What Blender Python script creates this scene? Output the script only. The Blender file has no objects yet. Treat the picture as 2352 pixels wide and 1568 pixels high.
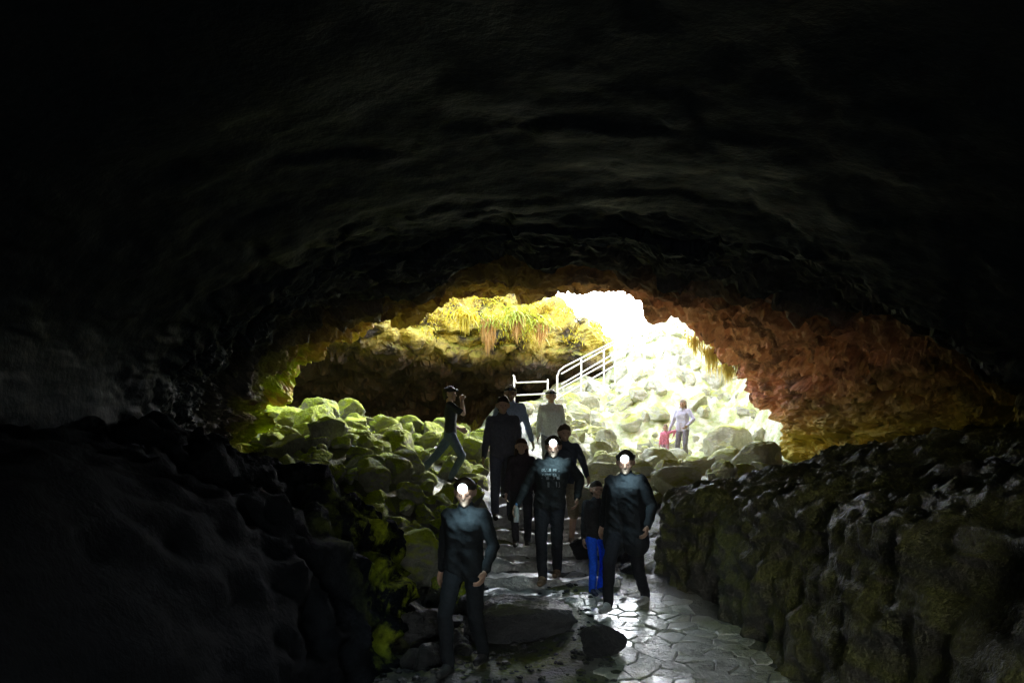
import bpy, bmesh, math, random
import numpy as np
from mathutils import Vector, Matrix, Euler, noise
random.seed(7); np.random.seed(7)
S = bpy.context.scene; C = S.collection
V = Vector
R = math.radians
F = 1846.0; HZ = 1130.0; CZ = 1.6
def at(px, py, Y): return V(((px-1176)/F*Y, Y, CZ+(HZ-py)/F*Y))
def sm(t):
    t = max(0.0, min(1.0, t)); return t*t*(3-2*t)

# ---------------------------------------------------------------- materials
class NT:
    def __init__(s, name):
        s.m = bpy.data.materials.new(name); s.m.use_nodes = True
        s.n = s.m.node_tree.nodes; s.l = s.m.node_tree.links
        s.b = s.n['Principled BSDF']
    def add(s, t, **kw):
        o = s.n.new(t)
        for k, v in kw.items(): setattr(o, k, v)
        return o
    def link(s, a, b): s.l.new(a, b)
    def val(s, sock, v):
        if hasattr(v, 'type') and hasattr(v, 'node'): s.link(v, sock)
        else: sock.default_value = v
    def noise(s, vec, scale, detail=6, rough=.6, dist=0):
        o = s.add('ShaderNodeTexNoise'); o.inputs['Scale'].default_value = scale
        o.inputs['Detail'].default_value = detail; o.inputs['Roughness'].default_value = rough
        o.inputs['Distortion'].default_value = dist
        if vec: s.link(vec, o.inputs['Vector'])
        return o.outputs['Fac']
    def ramp(s, fac, a, b, lo=0.0, hi=1.0):
        o = s.add('ShaderNodeMapRange'); s.val(o.inputs[0], fac)
        o.inputs[1].default_value = a; o.inputs[2].default_value = b
        o.inputs[3].default_value = lo; o.inputs[4].default_value = hi
        return o.outputs[0]
    def math(s, op, a, b):
        o = s.add('ShaderNodeMath', operation=op); s.val(o.inputs[0], a); s.val(o.inputs[1], b)
        return o.outputs[0]
    def mix(s, fac, a, b):
        o = s.add('ShaderNodeMix', data_type='RGBA')
        s.val(o.inputs[0], fac)
        s.val(o.inputs[6], a if not isinstance(a, tuple) else (*a, 1))
        s.val(o.inputs[7], b if not isinstance(b, tuple) else (*b, 1))
        return o.outputs[2]
    def sep(s, vec):
        o = s.add('ShaderNodeSeparateXYZ'); s.link(vec, o.inputs[0]); return o.outputs

def rock_mat(name, c1, c2, moss=None, amt=.5, mlo=.15, rough=(.55, .9), bump=.6, scale=2.0, inst=False, extra=None, spec=.5, bfade=None, coat=0):
    t = NT(name)
    tc = t.add('ShaderNodeTexCoord'); vec = tc.outputs['Object']
    geo = t.add('ShaderNodeNewGeometry')
    if inst:
        oi = t.add('ShaderNodeObjectInfo'); mp = t.add('ShaderNodeVectorMath', operation='ADD')
        sc = t.math('MULTIPLY', oi.outputs['Random'], 40.0)
        t.link(vec, mp.inputs[0]); t.link(sc, mp.inputs[1]); vec = mp.outputs[0]
    n1 = t.noise(vec, scale, 6, .65); n2 = t.noise(vec, scale*.35, 2, .6); n3 = t.noise(vec, scale*9, 3, .7)
    col = t.mix(t.ramp(n1, .35, .65), c1, c2)
    col = t.mix(t.ramp(n3, .35, .7, 0, .45), col, tuple(c*.35 for c in c1))
    if inst: col = t.mix(t.ramp(oi.outputs['Random'], 0, 1, 0, .45), col, tuple(c*.5 for c in c2))
    px = t.sep(geo.outputs['Position'])
    if extra: col = extra(t, col, px, n1, n2)
    if moss:
        nz = t.sep(geo.outputs['Normal'])[2]
        f = t.math('MULTIPLY', t.ramp(nz, mlo, mlo+.5), t.ramp(n2, .62-amt*.5, .72-amt*.35))
        f = t.math('MULTIPLY', f, t.ramp(n1, .32, .5, .35, 1))
        mc = t.mix(t.ramp(n3, .3, .7), tuple(c*.4 for c in moss), moss)
        if inst: mc = t.mix(t.ramp(oi.outputs['Random'], 0, 1, 0, .5), mc, (moss[0]*.8, moss[1]*.65, moss[2]+.01))
        col = t.mix(f, col, mc)
    t.link(col, t.b.inputs['Base Color'])
    t.link(t.ramp(n1, .3, .7, rough[0], rough[1]), t.b.inputs['Roughness'])
    t.b.inputs['Specular IOR Level'].default_value = spec
    if coat: t.b.inputs['Coat Weight'].default_value = coat; t.b.inputs['Coat Roughness'].default_value = .28
    h = t.math('ADD', n1, t.math('MULTIPLY', n3, .4))
    bp = t.add('ShaderNodeBump'); bp.inputs['Strength'].default_value = bump; bp.inputs['Distance'].default_value = .12
    if bfade: t.link(t.ramp(px[1], bfade[0], bfade[1], bfade[2], bump), bp.inputs['Strength'])
    t.link(h, bp.inputs['Height']); t.link(bp.outputs[0], t.b.inputs['Normal'])
    return t.m
def flat_mat(name, c, rough=.85, var=.35, scale=30, metal=0, bump=.15, spec=.3, emit=None):
    t = NT(name)
    tc = t.add('ShaderNodeTexCoord'); n = t.noise(tc.outputs['Object'], scale, 3)
    t.link(t.mix(t.ramp(n, .3, .7), tuple(x*(1-var) for x in c), c), t.b.inputs['Base Color'])
    t.b.inputs['Roughness'].default_value = rough; t.b.inputs['Metallic'].default_value = metal
    t.b.inputs['Specular IOR Level'].default_value = spec
    bp = t.add('ShaderNodeBump'); bp.inputs['Strength'].default_value = bump; bp.inputs['Distance'].default_value = .02
    t.link(n, bp.inputs['Height']); t.link(bp.outputs[0], t.b.inputs['Normal'])
    if emit:
        t.b.inputs['Emission Color'].default_value = (*emit[0], 1); t.b.inputs['Emission Strength'].default_value = emit[1]
    return t.m
def leaf_mat(name, c, c2):
    t = NT(name)
    tc = t.add('ShaderNodeTexCoord'); n = t.noise(tc.outputs['Object'], 3.5, 3)
    t.link(t.mix(t.ramp(n, .35, .65), c, c2), t.b.inputs['Base Color'])
    t.b.inputs['Roughness'].default_value = .6
    tr = t.add('ShaderNodeBsdfTranslucent'); tr.inputs[0].default_value = (*c2, 1)
    mx = t.add('ShaderNodeMixShader'); mx.inputs[0].default_value = .4
    t.link(t.b.outputs[0], mx.inputs[1]); t.link(tr.outputs[0], mx.inputs[2])
    t.link(mx.outputs[0], t.n['Material Output'].inputs[0])
    return t.m

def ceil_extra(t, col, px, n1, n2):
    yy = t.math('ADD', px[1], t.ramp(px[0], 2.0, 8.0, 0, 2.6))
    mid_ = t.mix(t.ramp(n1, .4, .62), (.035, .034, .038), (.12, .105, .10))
    col = t.mix(t.ramp(yy, 9.6, 12.0), col, mid_)  # near roof darker, lighter towards the mouth: light falloff put into the colour
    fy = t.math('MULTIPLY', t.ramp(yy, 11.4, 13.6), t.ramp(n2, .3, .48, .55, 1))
    lit_stain = t.mix(t.ramp(px[0], 0.0, 2.5), (.50, .30, .08), (.70, .33, .21))  # iron-stain hues, brightened in colour so the arch looks lit
    lit_stain = t.mix(t.ramp(n1, .49, .61), lit_stain, (.22, .105, .075))
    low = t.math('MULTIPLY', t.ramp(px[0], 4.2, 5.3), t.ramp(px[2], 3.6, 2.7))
    lit_stain = t.mix(low, lit_stain, (.60, .46, .09))
    col = t.mix(fy, col, lit_stain)
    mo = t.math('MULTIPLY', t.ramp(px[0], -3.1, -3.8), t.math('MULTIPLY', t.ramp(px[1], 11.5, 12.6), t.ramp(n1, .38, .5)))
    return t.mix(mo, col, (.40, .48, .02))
def far_extra(t, col, px, n1, n2):
    f = t.math('MULTIPLY', t.ramp(px[2], 5.5, 6.1), t.ramp(n1, .4, .55))  # rock below the overhang stays darker: recess shade put into the colour
    return t.mix(f, col, (.48, .36, .06))
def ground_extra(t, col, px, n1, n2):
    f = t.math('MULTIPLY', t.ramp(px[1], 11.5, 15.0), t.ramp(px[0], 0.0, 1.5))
    pale = t.mix(t.ramp(n1, .42, .6), (.38, .42, .12), (.78, .75, .58))  # strong light on the exit slope painted as paler ground
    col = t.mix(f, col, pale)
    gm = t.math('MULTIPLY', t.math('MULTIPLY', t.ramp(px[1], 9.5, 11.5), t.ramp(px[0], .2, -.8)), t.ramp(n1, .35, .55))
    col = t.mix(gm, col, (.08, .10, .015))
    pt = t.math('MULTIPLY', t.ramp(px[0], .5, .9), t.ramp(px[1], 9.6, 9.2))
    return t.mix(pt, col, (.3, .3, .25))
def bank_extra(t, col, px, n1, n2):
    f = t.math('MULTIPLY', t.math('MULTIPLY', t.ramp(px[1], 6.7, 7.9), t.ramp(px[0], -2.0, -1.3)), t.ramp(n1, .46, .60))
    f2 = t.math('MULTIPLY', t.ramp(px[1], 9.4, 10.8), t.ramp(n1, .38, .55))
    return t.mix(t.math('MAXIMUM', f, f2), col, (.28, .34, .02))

M = {}
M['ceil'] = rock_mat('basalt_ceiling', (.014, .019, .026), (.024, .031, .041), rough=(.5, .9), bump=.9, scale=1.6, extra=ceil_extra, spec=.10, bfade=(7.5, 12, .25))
M['far'] = rock_mat('ochre_cliff', (.03, .019, .012), (.10, .058, .03), moss=(.34, .32, .03), amt=.7, bump=1.0, scale=1.4, extra=far_extra)
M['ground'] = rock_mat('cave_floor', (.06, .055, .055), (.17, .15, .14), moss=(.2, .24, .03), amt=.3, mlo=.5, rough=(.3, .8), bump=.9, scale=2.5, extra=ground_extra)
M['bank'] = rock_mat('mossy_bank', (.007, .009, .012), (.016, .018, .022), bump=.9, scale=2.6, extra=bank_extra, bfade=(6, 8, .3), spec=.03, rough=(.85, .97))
M['ledge'] = rock_mat('drip_ledge', (.03, .031, .028), (.125, .11, .09), moss=(.18, .18, .045), amt=.75, mlo=-.2, rough=(.35, .85), bump=1.0, scale=2.6)
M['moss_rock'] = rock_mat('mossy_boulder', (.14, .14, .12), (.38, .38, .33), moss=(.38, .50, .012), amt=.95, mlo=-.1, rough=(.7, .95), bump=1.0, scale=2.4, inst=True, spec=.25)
M['lit_pale_rock'] = rock_mat('lit_pale_boulder', (.42, .42, .30), (.84, .82, .70), moss=(.48, .54, .07), amt=.65, mlo=.1, bump=.8, scale=2.2, inst=True)  # raised albedo paints the glare of the exit onto these stones
M['dark_rock'] = rock_mat('wet_basalt_boulder', (.03, .03, .035), (.09, .09, .095), moss=(.12, .15, .03), amt=.25, mlo=.4, rough=(.25, .7), bump=1.0, scale=3, inst=True)
M['step'] = rock_mat('step_stone', (.38, .38, .38), (.8, .79, .77), rough=(.22, .55), bump=.9, scale=3, inst=True, coat=.4)
M['flag'] = rock_mat('flagstone', (.55, .58, .49), (.85, .85, .74), moss=(.5, .56, .2), amt=.35, mlo=.4, rough=(.2, .42), bump=.8, scale=3, spec=.9, coat=.8)
M['leaf'] = leaf_mat('strap_leaf', (.20, .26, .02), (.42, .44, .04))
M['leafy'] = leaf_mat('yellow_foliage', (.34, .31, .02), (.64, .49, .03))
M['root'] = leaf_mat('dry_root', (.38, .19, .04), (.6, .37, .11))
M['vine'] = leaf_mat('pale_vine', (.6, .5, .12), (.8, .68, .25))
M['steel'] = flat_mat('pale_painted_steel', (.82, .80, .72), .4, .12, 8, 0, .05)

# ---------------------------------------------------------------- object helpers
def tag(o, label=None, cat=None, group=None, kind=None):
    if label: o['label'] = label
    if cat: o['category'] = cat
    if group: o['group'] = group
    if kind: o['kind'] = kind
    return o
def link(name, me, mat=None, parent=None):
    o = bpy.data.objects.new(name, me); C.objects.link(o)
    if mat:
        me.materials.clear(); me.materials.append(mat)
    if parent: o.parent = parent
    return o
def from_bm(name, bm, mat, parent=None, smooth=False):
    me = bpy.data.meshes.new(name); bm.to_mesh(me); bm.free()
    if smooth: me.shade_smooth()
    return link(name, me, mat, parent)
def empty(name, loc, rz=0):
    o = bpy.data.objects.new(name, None); C.objects.link(o); o.location = loc; o.rotation_euler = (0, 0, rz)
    o.empty_display_size = .1
    return o
def cr(P, n, axis=0):
    P = np.moveaxis(np.asarray(P, float), axis, 0); K = len(P)
    t = np.linspace(0, K-1, n); i = np.clip(np.floor(t).astype(int), 0, K-2); f = (t-i).reshape((-1,)+(1,)*(P.ndim-1))
    p0 = P[np.clip(i-1, 0, K-1)]; p1 = P[i]; p2 = P[i+1]; p3 = P[np.clip(i+2, 0, K-1)]
    r = .5*((2*p1)+(-p0+p2)*f+(2*p0-5*p1+4*p2-p3)*f*f+(-p0+3*p1-3*p2+p3)*f**3)
    return np.moveaxis(r, 0, axis)
def grid_mesh(name, G, mat):
    nv, nu = G.shape[:2]
    idx = np.arange(nv*nu).reshape(nv, nu)
    q = np.stack([idx[:-1, :-1], idx[:-1, 1:], idx[1:, 1:], idx[1:, :-1]], -1).reshape(-1, 4)
    me = bpy.data.meshes.new(name)
    me.from_pydata(G.reshape(-1, 3).tolist(), [], q.tolist()); me.update()
    return link(name, me, mat)
def displace(o, fn, flat_y=None):
    me = o.data
    nr = [v.normal.copy() for v in me.vertices]
    for v, n in zip(me.vertices, nr): v.co = v.co + n*fn(v.co)
    me.update(); me.shade_smooth()
    if flat_y is not None:
        for p in me.polygons:
            if p.center.y > flat_y: p.use_smooth = False
        me.update()
def fr(p, o=4): return noise.fractal(p, .9, 2.1, o)
def chunk(p):
    d = noise.voronoi(p)[0]; return d[1]-d[0]

# ---------------------------------------------------------------- ground
KL = ([-10, 6.7, 8.7, 9.2, 9.65, 11.5, 13, 14.3, 17, 19, 22, 26], [-.05, 0, .16, .3, .46, 1.02, 1.42, 1.55, 2.4, 3.1, 3.8, 4.0])
KR = ([-10, 6.7, 8.7, 9.2, 10, 11.5, 14.3, 17, 21.6, 24, 28], [-.05, 0, .3, .42, .6, 1.1, 1.85, 1.95, 2.0, 2.8, 3.6])
def g0(x, y):
    t = sm((x-1.2)/2.0)
    if y < 9.2: t = sm((x-.1)/.6)
    elif y < 12:
        k = (y-9.2)/2.8; t = t*k+sm((x-.1)/.6)*(1-k)
    z = np.interp(y, *KL)*(1-t)+np.interp(y, *KR)*t
    z += .75*math.exp(-.5*(((x+4.6)/2.1)**2+((y-16)/2.6)**2))
    z += .75*math.exp(-.5*(((x+2.9)/1.2)**2+((y-12.3)/1.6)**2))
    dy = min(y-27, 0)
    z += 3.7*math.exp(-.5*(((x-5.2)/2.3)**2+(dy/3.1)**2))
    z += 6*sm((x-6.0)/2.3)*sm((y-14.5)/3)
    z -= 2.4*sm((y-17.3)/4)*sm((-x-.4)/1.6)
    return float(z)
def rough_amt(x, y):
    a = .10
    if y < 14 and -.5 < x < 1.4: a = .03
    if y < 10 and x > .3: a = .015
    if y > 15: a = .10+.16*sm((y-15)/4)*sm((x-.5)/2)
    if y > 30: a = .3
    return a
def g(x, y):
    a = rough_amt(x, y)
    return g0(x, y)+a*fr(V((x*1.4, y*1.4, 3.1)), 4)+a*.5*fr(V((x*5, y*5, 1.1)), 3)
xs = np.concatenate([np.arange(-16, -6, .5), np.arange(-6, 8, .09), np.arange(8, 22, .5)])
ys = np.concatenate([np.arange(-10, 5, .4), np.arange(5, 20, .09), np.arange(20, 30, .12), np.arange(30, 60, 1.0)])
G = np.array([[(x, y, g(x, y)) for x in xs] for y in ys])
go = grid_mesh('ground', G, M['ground']); go.data.shade_smooth(); tag(go, kind='structure')

# ---------------------------------------------------------------- cave shell
E = [at(480, 1330, 12), at(545, 1080, 12.5), at(575, 965, 13), at(625, 880, 13.5), at(815, 757, 14.5), at(1000, 690, 16), at(1180, 656, 17),
     at(1360, 645, 17.5), at(1535, 710, 18.5), at(1690, 826, 19), at(1775, 945, 18), at(1850, 1050, 16.5), at(1910, 1160, 15), at(1960, 1400, 14)]
E = [tuple(v) for v in E]
def planar(Y, xs_, zs_): return [(x, Y, z) for x, z in zip(xs_, zs_)]
T2x = [-4.0, -4.0, -3.9, -3.6, -2.7, -1.5, -.1, 1.3, 2.7, 4.0, 5.2, 6.2, 6.6, 6.7]
T2z = [-.5, 1.2, 2.5, 3.2, 3.85, 4.3, 4.55, 4.55, 4.3, 3.8, 3.1, 2.3, 1, -.5]
T3 = [(-4.4, 10.5, -.5), (-4.3, 10.7, 1.2), (-4.2, 11, 2.6), (-3.9, 11.3, 3.3), (-2.9, 11.8, 4.1), (-1.5, 12.3, 4.7), (0, 12.5, 4.95), (1.4, 12.6, 4.95),
      (3.1, 12.8, 4.7), (4.8, 12.9, 4.2), (6.4, 12.5, 3.5), (7.7, 12.1, 2.75), (8.2, 11.8, 1.2), (8.3, 11.7, -.5)]
sc = lambda k, kz: ([x*k for x in T2x], [z*kz if z > 0 else z for z in T2z])
cx, cz = 1.2, 3.0
L1 = [(x+(x-cx)*.06, y+.35, z+(z-cz)*.12) for x, y, z in E]
L2 = [(x+(x-cx)*.22, y+.75, z+max(0, (z-cz))*.32) for x, y, z in E]
L3 = [(-12, 13, -1), (-12, 13, 2), (-12, 13, 5), (-10, 13.5, 8), (-5, 14.5, 8.4), (-1.5, 16.4, 8.0), (0, 17.6, 8.0), (1.8, 18.2, 8.0), (4.4, 19.4, 7.6),
      (7, 19.5, 7.5), (11, 19, 7.5), (13, 17, 5), (13, 16, 2), (13, 15, -1)]
mid = lambda a, b, t: [tuple(np.array(p)*(1-t)+np.array(q)*t) for p, q in zip(a, b)]
Ea = mid(T3, E, .5)
Ea = [(x, y, z+.1) for x, y, z in Ea]
rings = [planar(-9, *sc(.5, .52)), planar(-4, *sc(.84, .82)), planar(1, *sc(.92, .88)), planar(5, *sc(.96, .94)), planar(8.5, T2x, T2z), T3, Ea, E, L1, L2, L3]  # first ring: unseen rear opening, added and sized to let sky fill in
A = cr(np.array(rings), 440, 1)
n_between = [10, 14, 26, 50, 84, 90, 96, 16, 10, 12]
tt = np.concatenate([np.linspace(i, i+1, n, endpoint=False) for i, n in enumerate(n_between)]+[[10]])
def cr_at(P, t):
    K = len(P); i = np.clip(np.floor(t).astype(int), 0, K-2); f = (t-i)[:, None, None]
    p0 = P[np.clip(i-1, 0, K-1)]; p1 = P[i]; p2 = P[i+1]; p3 = P[np.clip(i+2, 0, K-1)]
    return .5*((2*p1)+(-p0+p2)*f+(2*p0-5*p1+4*p2-p3)*f*f+(-p0+3*p1-3*p2+p3)*f**3)
co = grid_mesh('cave_ceiling', cr_at(A, tt), M['ceil'])
def ceil_fn(p):
    k = .12+1.3*sm((p.y-7.0)/5.5)
    w = fr(V((p.x*.7, p.y*.7, p.z*.7+9)), 3)
    a = fr(V((p.x*.5, p.y*.55, p.z*.5)), 4)*.22
    b = noise.ridged_multi_fractal(V((p.x*.6+w*.5, p.y*1.5+w*.6, p.z*3.2)), .9, 2.2, 5, 1.0, 2.0)
    q = V((p.x*.9+w*.5, p.y*1.3+w*.4, p.z*3.4+w*.5)); d0, pts = noise.voronoi(q)
    cell = noise.noise(pts[0]*3.7+V((5, 1, 2)))            # every slab steps to its own level
    q2 = V((p.x*2.2+w*.9, p.y*3.2+w, p.z*7+w)); d1, pts1 = noise.voronoi(q2)
    cell2 = noise.noise(pts1[0]*3.1)
    d = fr(V((p.x*5, p.y*7, p.z*11)), 4)
    return a*min(1, k+.15)+k*(-.09*(b-1.2)+.24*cell+.12*cell2-.10*min(d0[1]-d0[0], .5)+.05*d)
displace(co, ceil_fn, 9.0); tag(co, kind='structure')

# far wall
PN = [(24, -1), (29.5, 1), (30, 4), (27.5, 5.3), (25.2, 5.7), (24.7, 6.5), (25.2, 7.5), (26.5, 8.0), (34, 8.5)]
PM = [(24, -1), (29.5, 1), (30, 4), (27.5, 5.2), (25.2, 5.5), (24.7, 6.1), (25.2, 6.9), (26.5, 7.2), (34, 7.4)]
PL = [(24, -1), (28, 1), (28, 3.5), (25, 5), (21, 5.6), (18.5, 5.9), (16.5, 6.8), (15.3, 7.8), (14.0, 8.7)]
PR = [(27, -1), (30, 1), (30.5, 3), (30, 4.5), (29.5, 5.2), (29.5, 5.8), (30, 6.2), (31, 6.4), (35, 6.6)]
bl = lambda a, b, t: [(p[0]*(1-t)+q[0]*t, p[1]*(1-t)+q[1]*t) for p, q in zip(a, b)]
stn = [(-13, [(14, z) for _, z in PL]), (-12, bl(PL, [(18, z) for _, z in PL], .5)), (-9, PL), (-6.5, bl(PN, PL, .9)), (-4.6, bl(PN, PL, .6)), (-3.2, bl(PN, PL, .25)), (-2, bl(PN, PL, .05)), (-.5, PN), (.8, bl(PN, PM, .5)), (2.4, PM), (3.6, bl(PN, PR, .7)), (5, PR), (9, PR), (14, PR)]
FW = np.array([[(x, y, z) for y, z in p] for x, p in stn])
FG = cr(cr(FW, 300, 0), 190, 1)
fo = grid_mesh('cliff', FG, M['far'])
def far_fn(p):
    w = fr(V((p.x*.8, p.y*.8, p.z*.8+4)), 3)
    d0, pts = noise.voronoi(V((p.x*.9+w*.4, p.y*.9, p.z*1.5+w*.4))); d1, pts1 = noise.voronoi(V((p.x*2.4+w*.4, p.y*2.2, p.z*3.2)))
    return .25*fr(V((p.x*.6, p.y*.6, p.z*.6)), 4)-.35*min(d0[1]-d0[0], .6)+.5*noise.noise(pts[0]*3.3)+.22*noise.noise(pts1[0]*2.7)+.06*fr(p*4, 3)
displace(fo, far_fn, 0); tag(fo, kind='structure')

# banks
def bank(name, st, mat, fn, nu=190, nv=130):
    P = np.array([[(x, Y+dy, z) for x, z, dy in prof] for Y, prof in st])
    o = grid_mesh(name, cr(cr(P, nu, 0), nv, 1), mat); displace(o, fn); tag(o, kind='structure'); return o
def bk(Y, toe, mid_, top, wall):
    return (Y, [(toe, -.6, 0), (toe, .0, 0), (mid_[0], mid_[1], 0), (top[0], top[1], 0), (top[0]*.6+wall[0]*.4, top[1]*.6+wall[1]*.4+.1, 0), (wall[0], wall[1], 0)])
def bank_fn(p):
    w = fr(V((p.x*1.2, p.y*1.2, p.z*1.2)), 3); k = .4+.6*sm((p.y-5)/2)
    return k*(.16*w+.15*(noise.ridged_multi_fractal(V((p.x*1.3, p.y*1.3, p.z*1.6+w*.4)), 1, 2.1, 4, 1, 2)-1.0)-.25*min(.6, chunk(V((p.x*1.5+w*.3, p.y*1.5, p.z*1.9))))-.12*min(.6, chunk(p*3.5))+.055*fr(p*7, 4)+.06)
lst = [bk(-8, -1.7, (-2.0, 1), (-2.6, 1.8), (-4.8, 2.4)), bk(-2, -1.6, (-1.9, 1), (-2.6, 1.8), (-4.8, 2.4)), bk(4, -1.45, (-1.7, .8), (-2.3, 1.6), (-4.8, 2.3)),
       bk(6.6, -1.25, (-1.35, .7), (-2.0, 1.5), (-4.8, 2.3)), bk(8, -1.1, (-1.2, .73), (-1.75, 1.5), (-4.8, 2.4)), bk(9, -1.25, (-1.4, 1.15), (-2.0, 1.6), (-4.8, 2.4)),
       bk(10, -1.9, (-2.2, 1.25), (-2.9, 1.65), (-4.9, 2.3)), bk(11, -2.9, (-3.2, 1.4), (-3.6, 1.8), (-5, 2.4)), bk(12, -4.0, (-4.1, 1.6), (-4.3, 2.1), (-5.2, 2.5))]
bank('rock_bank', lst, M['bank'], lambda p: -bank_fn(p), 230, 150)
rst = [bk(-8, 2.7, (2.8, .9), (3.1, 1.5), (7.5, 2.0)), bk(-2, 2.6, (2.75, .9), (3.1, 1.5), (7.5, 2.0)), bk(4, 2.5, (2.65, .9), (3.0, 1.5), (7.5, 2.1)), bk(6.7, 2.4, (2.55, .9), (2.9, 1.52), (7.5, 2.15)),
       bk(8, 2.3, (2.35, .95), (2.7, 1.6), (7.6, 2.2)), bk(9, 2.1, (2.2, 1.1), (2.5, 1.66), (7.8, 2.4)), bk(9.8, 1.8, (1.88, 1.1), (2.1, 1.62), (8, 2.5)),
       bk(10.6, 1.95, (2.1, 1.25), (2.6, 1.72), (8.2, 2.6)), bk(12, 3.0, (3.4, 1.4), (4.2, 1.95), (8.3, 2.7)), bk(13.2, 4.8, (5.2, 1.7), (6, 2.3), (8.5, 2.8))]
def ledge_fn(p):
    w = fr(V((p.x*1.2, p.y*1.2, p.z*.8)), 3)
    drip = noise.ridged_multi_fractal(V((p.x*3.2, p.y*3.2, p.z*.8+w*.4)), 1, 2.1, 3, 1, 2)
    return .14*w+.085*(drip-1)-.14*min(.6, chunk(V((p.x*1.3+w*.3, p.y*1.3, p.z*1.5))))-.06*min(.6, chunk(p*3.5))+.045*fr(p*7, 4)
bank('rock_ledge', rst, M['ledge'], ledge_fn, 230, 150)

# ---------------------------------------------------------------- boulders: a ball cut by random planes
def boulder_mesh(seed, box=False):
    rnd = random.Random(seed); pls = []
    if box:
        for ax in range(3):
            for sg in (-1, 1):
                n = V((0, 0, 0)); n[ax] = sg; n += V((rnd.uniform(-.2, .2) for _ in range(3))); pls.append((n.normalized(), rnd.uniform(.4, .5)))
        for _ in range(7): pls.append((V((rnd.gauss(0, 1) for _ in range(3))).normalized(), rnd.uniform(.5, .62)))
    else:
        for _ in range(rnd.randint(8, 12)):
            pls.append((V((rnd.gauss(0, 1), rnd.gauss(0, 1), rnd.gauss(0, 1))).normalized(), rnd.uniform(.27, .44)))
    bm = bmesh.new(); bmesh.ops.create_icosphere(bm, subdivisions=5, radius=1.0)
    off = V((seed*3.7, seed*1.3, 0)); K = 110.0
    for v in bm.verts:
        d = v.co.normalized()
        s_ = sum(math.exp(-K*min(1.2, p[1]/c)) for p in pls for c in [p[0].dot(d)] if c > .05)
        r = -math.log(s_+math.exp(-K*.62))/K
        v.co = d*r
        v.co += d*(.04*fr(v.co*3+off, 5)-.06*min(.4, chunk(v.co*2.6+off))+.018*fr(v.co*12+off, 3))
    me = bpy.data.meshes.new('boulder'); bm.to_mesh(me); bm.free(); me.shade_smooth(); return me
protos = {}
for k in ('moss_rock', 'lit_pale_rock', 'dark_rock'):
    protos[k] = []
for s in range(10):
    base = boulder_mesh(s+1)
    for k in protos:
        me = base.copy(); me.materials.append(M[k]); protos[k].append(me)
placed = []
def boulder(kind, x, y, z, s, label, group=None, rot=None, me=None, name='boulder', into=None):
    me = me or random.choice(protos[kind])
    scl = s if isinstance(s, tuple) else (s*random.uniform(1.0, 1.45), s*random.uniform(.95, 1.35), s*random.uniform(.85, 1.25))
    rot = rot or (random.uniform(-.6, .6), random.uniform(-.6, .6), random.uniform(0, 6.28))
    if into is not None:
        into.append((me, Matrix.LocRotScale(V((x, y, z)), Euler(rot), V(scl)))); return
    o = bpy.data.objects.new(name, me); C.objects.link(o)
    o.location = (x, y, z); o.scale = scl; o.rotation_euler = rot
    tag(o, label, 'rock', group); return o
def hero(kind, px, py, Y, s, label, rot=(0, 0, 0), me=None):
    p = at(px, py, Y); placed.append((p.x, p.y, max(s[0], s[1])*.45)); s = tuple(c*1.15 for c in s)
    return boulder(kind, p.x, p.y, min(p.z, g(p.x, p.y)+.33*s[2]), s, label, None, rot, me)
bx = boulder_mesh(40, True); bx.materials.append(M['dark_rock'])
bx2 = boulder_mesh(41, True); bx2.materials.append(M['moss_rock'])
hero('dark_rock', 1205, 1432, 8.3, (.86, .55, .46), 'big dark squarish block lying at the foot of the stone steps', (.05, .03, .12), bx)
hero('dark_rock', 1385, 1485, 7.4, (.38, .36, .28), 'dark rock at the left edge of the flagstone path', (.1, .2, .5))
hero('moss_rock', 945, 1255, 9.6, (.62, .55, .6), 'flat topped mossy block left of the stone steps, low beside the dark bank', (.1, -.1, .4), bx2)
hero('dark_rock', 985, 1385, 8.0, (.5, .42, .4), 'dark wet rock beside the legs of the person with the lowest headlamp', (.2, .2, 1.4))
hero('dark_rock', 940, 1320, 8.6, (.42, .4, .34), 'dark angular rock under the flat topped mossy block', (.3, .1, .7))
hero('dark_rock', 985, 1495, 7.2, (.26, .24, .2), 'small dark stone at the bottom near the feet of the nearest person', (.3, .4, 2))
hero('moss_rock', 735, 955, 16.5, (.66, .6, .6), 'tall squarish mossy boulder on top of the left heap', (.1, .2, .5), bx2)
hero('moss_rock', 890, 972, 16.0, (.45, .45, .5), 'upright yellow green mossy boulder on the heap crest nearest the standing man', (.3, -.2, 1.2))
hero('moss_rock', 660, 1000, 14.2, (.8, .65, .55), 'bright lime mossy slab at the far left end of the heap', (.1, .35, .3))
hero('moss_rock', 940, 1075, 12.6, (.72, .6, .42), 'wide green boulder on the heap left of the striding legs', (.0, .1, .2))
hero('moss_rock', 870, 1110, 11.6, (.42, .45, .36), 'brownish boulder at the lower edge of the heap above the dark bank', (.2, .1, 2.2))
hero('moss_rock', 1090, 990, 15.6, (.6, .6, .75), 'upright mossy boulder behind the striding man and left of the pair in jackets', (.1, .1, .5))
hero('lit_pale_rock', 1675, 955, 20.5, (1.05, .95, .95), 'largest round pale boulder at the right below the exit slope', (.2, .1, .5))
hero('lit_pale_rock', 1722, 1000, 18.5, (.5, .5, .6), 'upright pale stone against the foot of the right cave wall', (.2, .3, 1.1))
hero('lit_pale_rock', 1345, 1125, 12.6, (.62, .55, .45), 'squarish grey boulder right of the steps beside the bare leg', (.1, 0, .3))
hero('lit_pale_rock', 1385, 1060, 14.5, (.6, .5, .4), 'pale block above the lit headlamp of the person in the dark coat', (.1, .1, .2))
hero('dark_rock', 1345, 1250, 10.4, (.34, .32, .26), 'dark stone on the right end of the steps', (.1, .1, .9))
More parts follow.
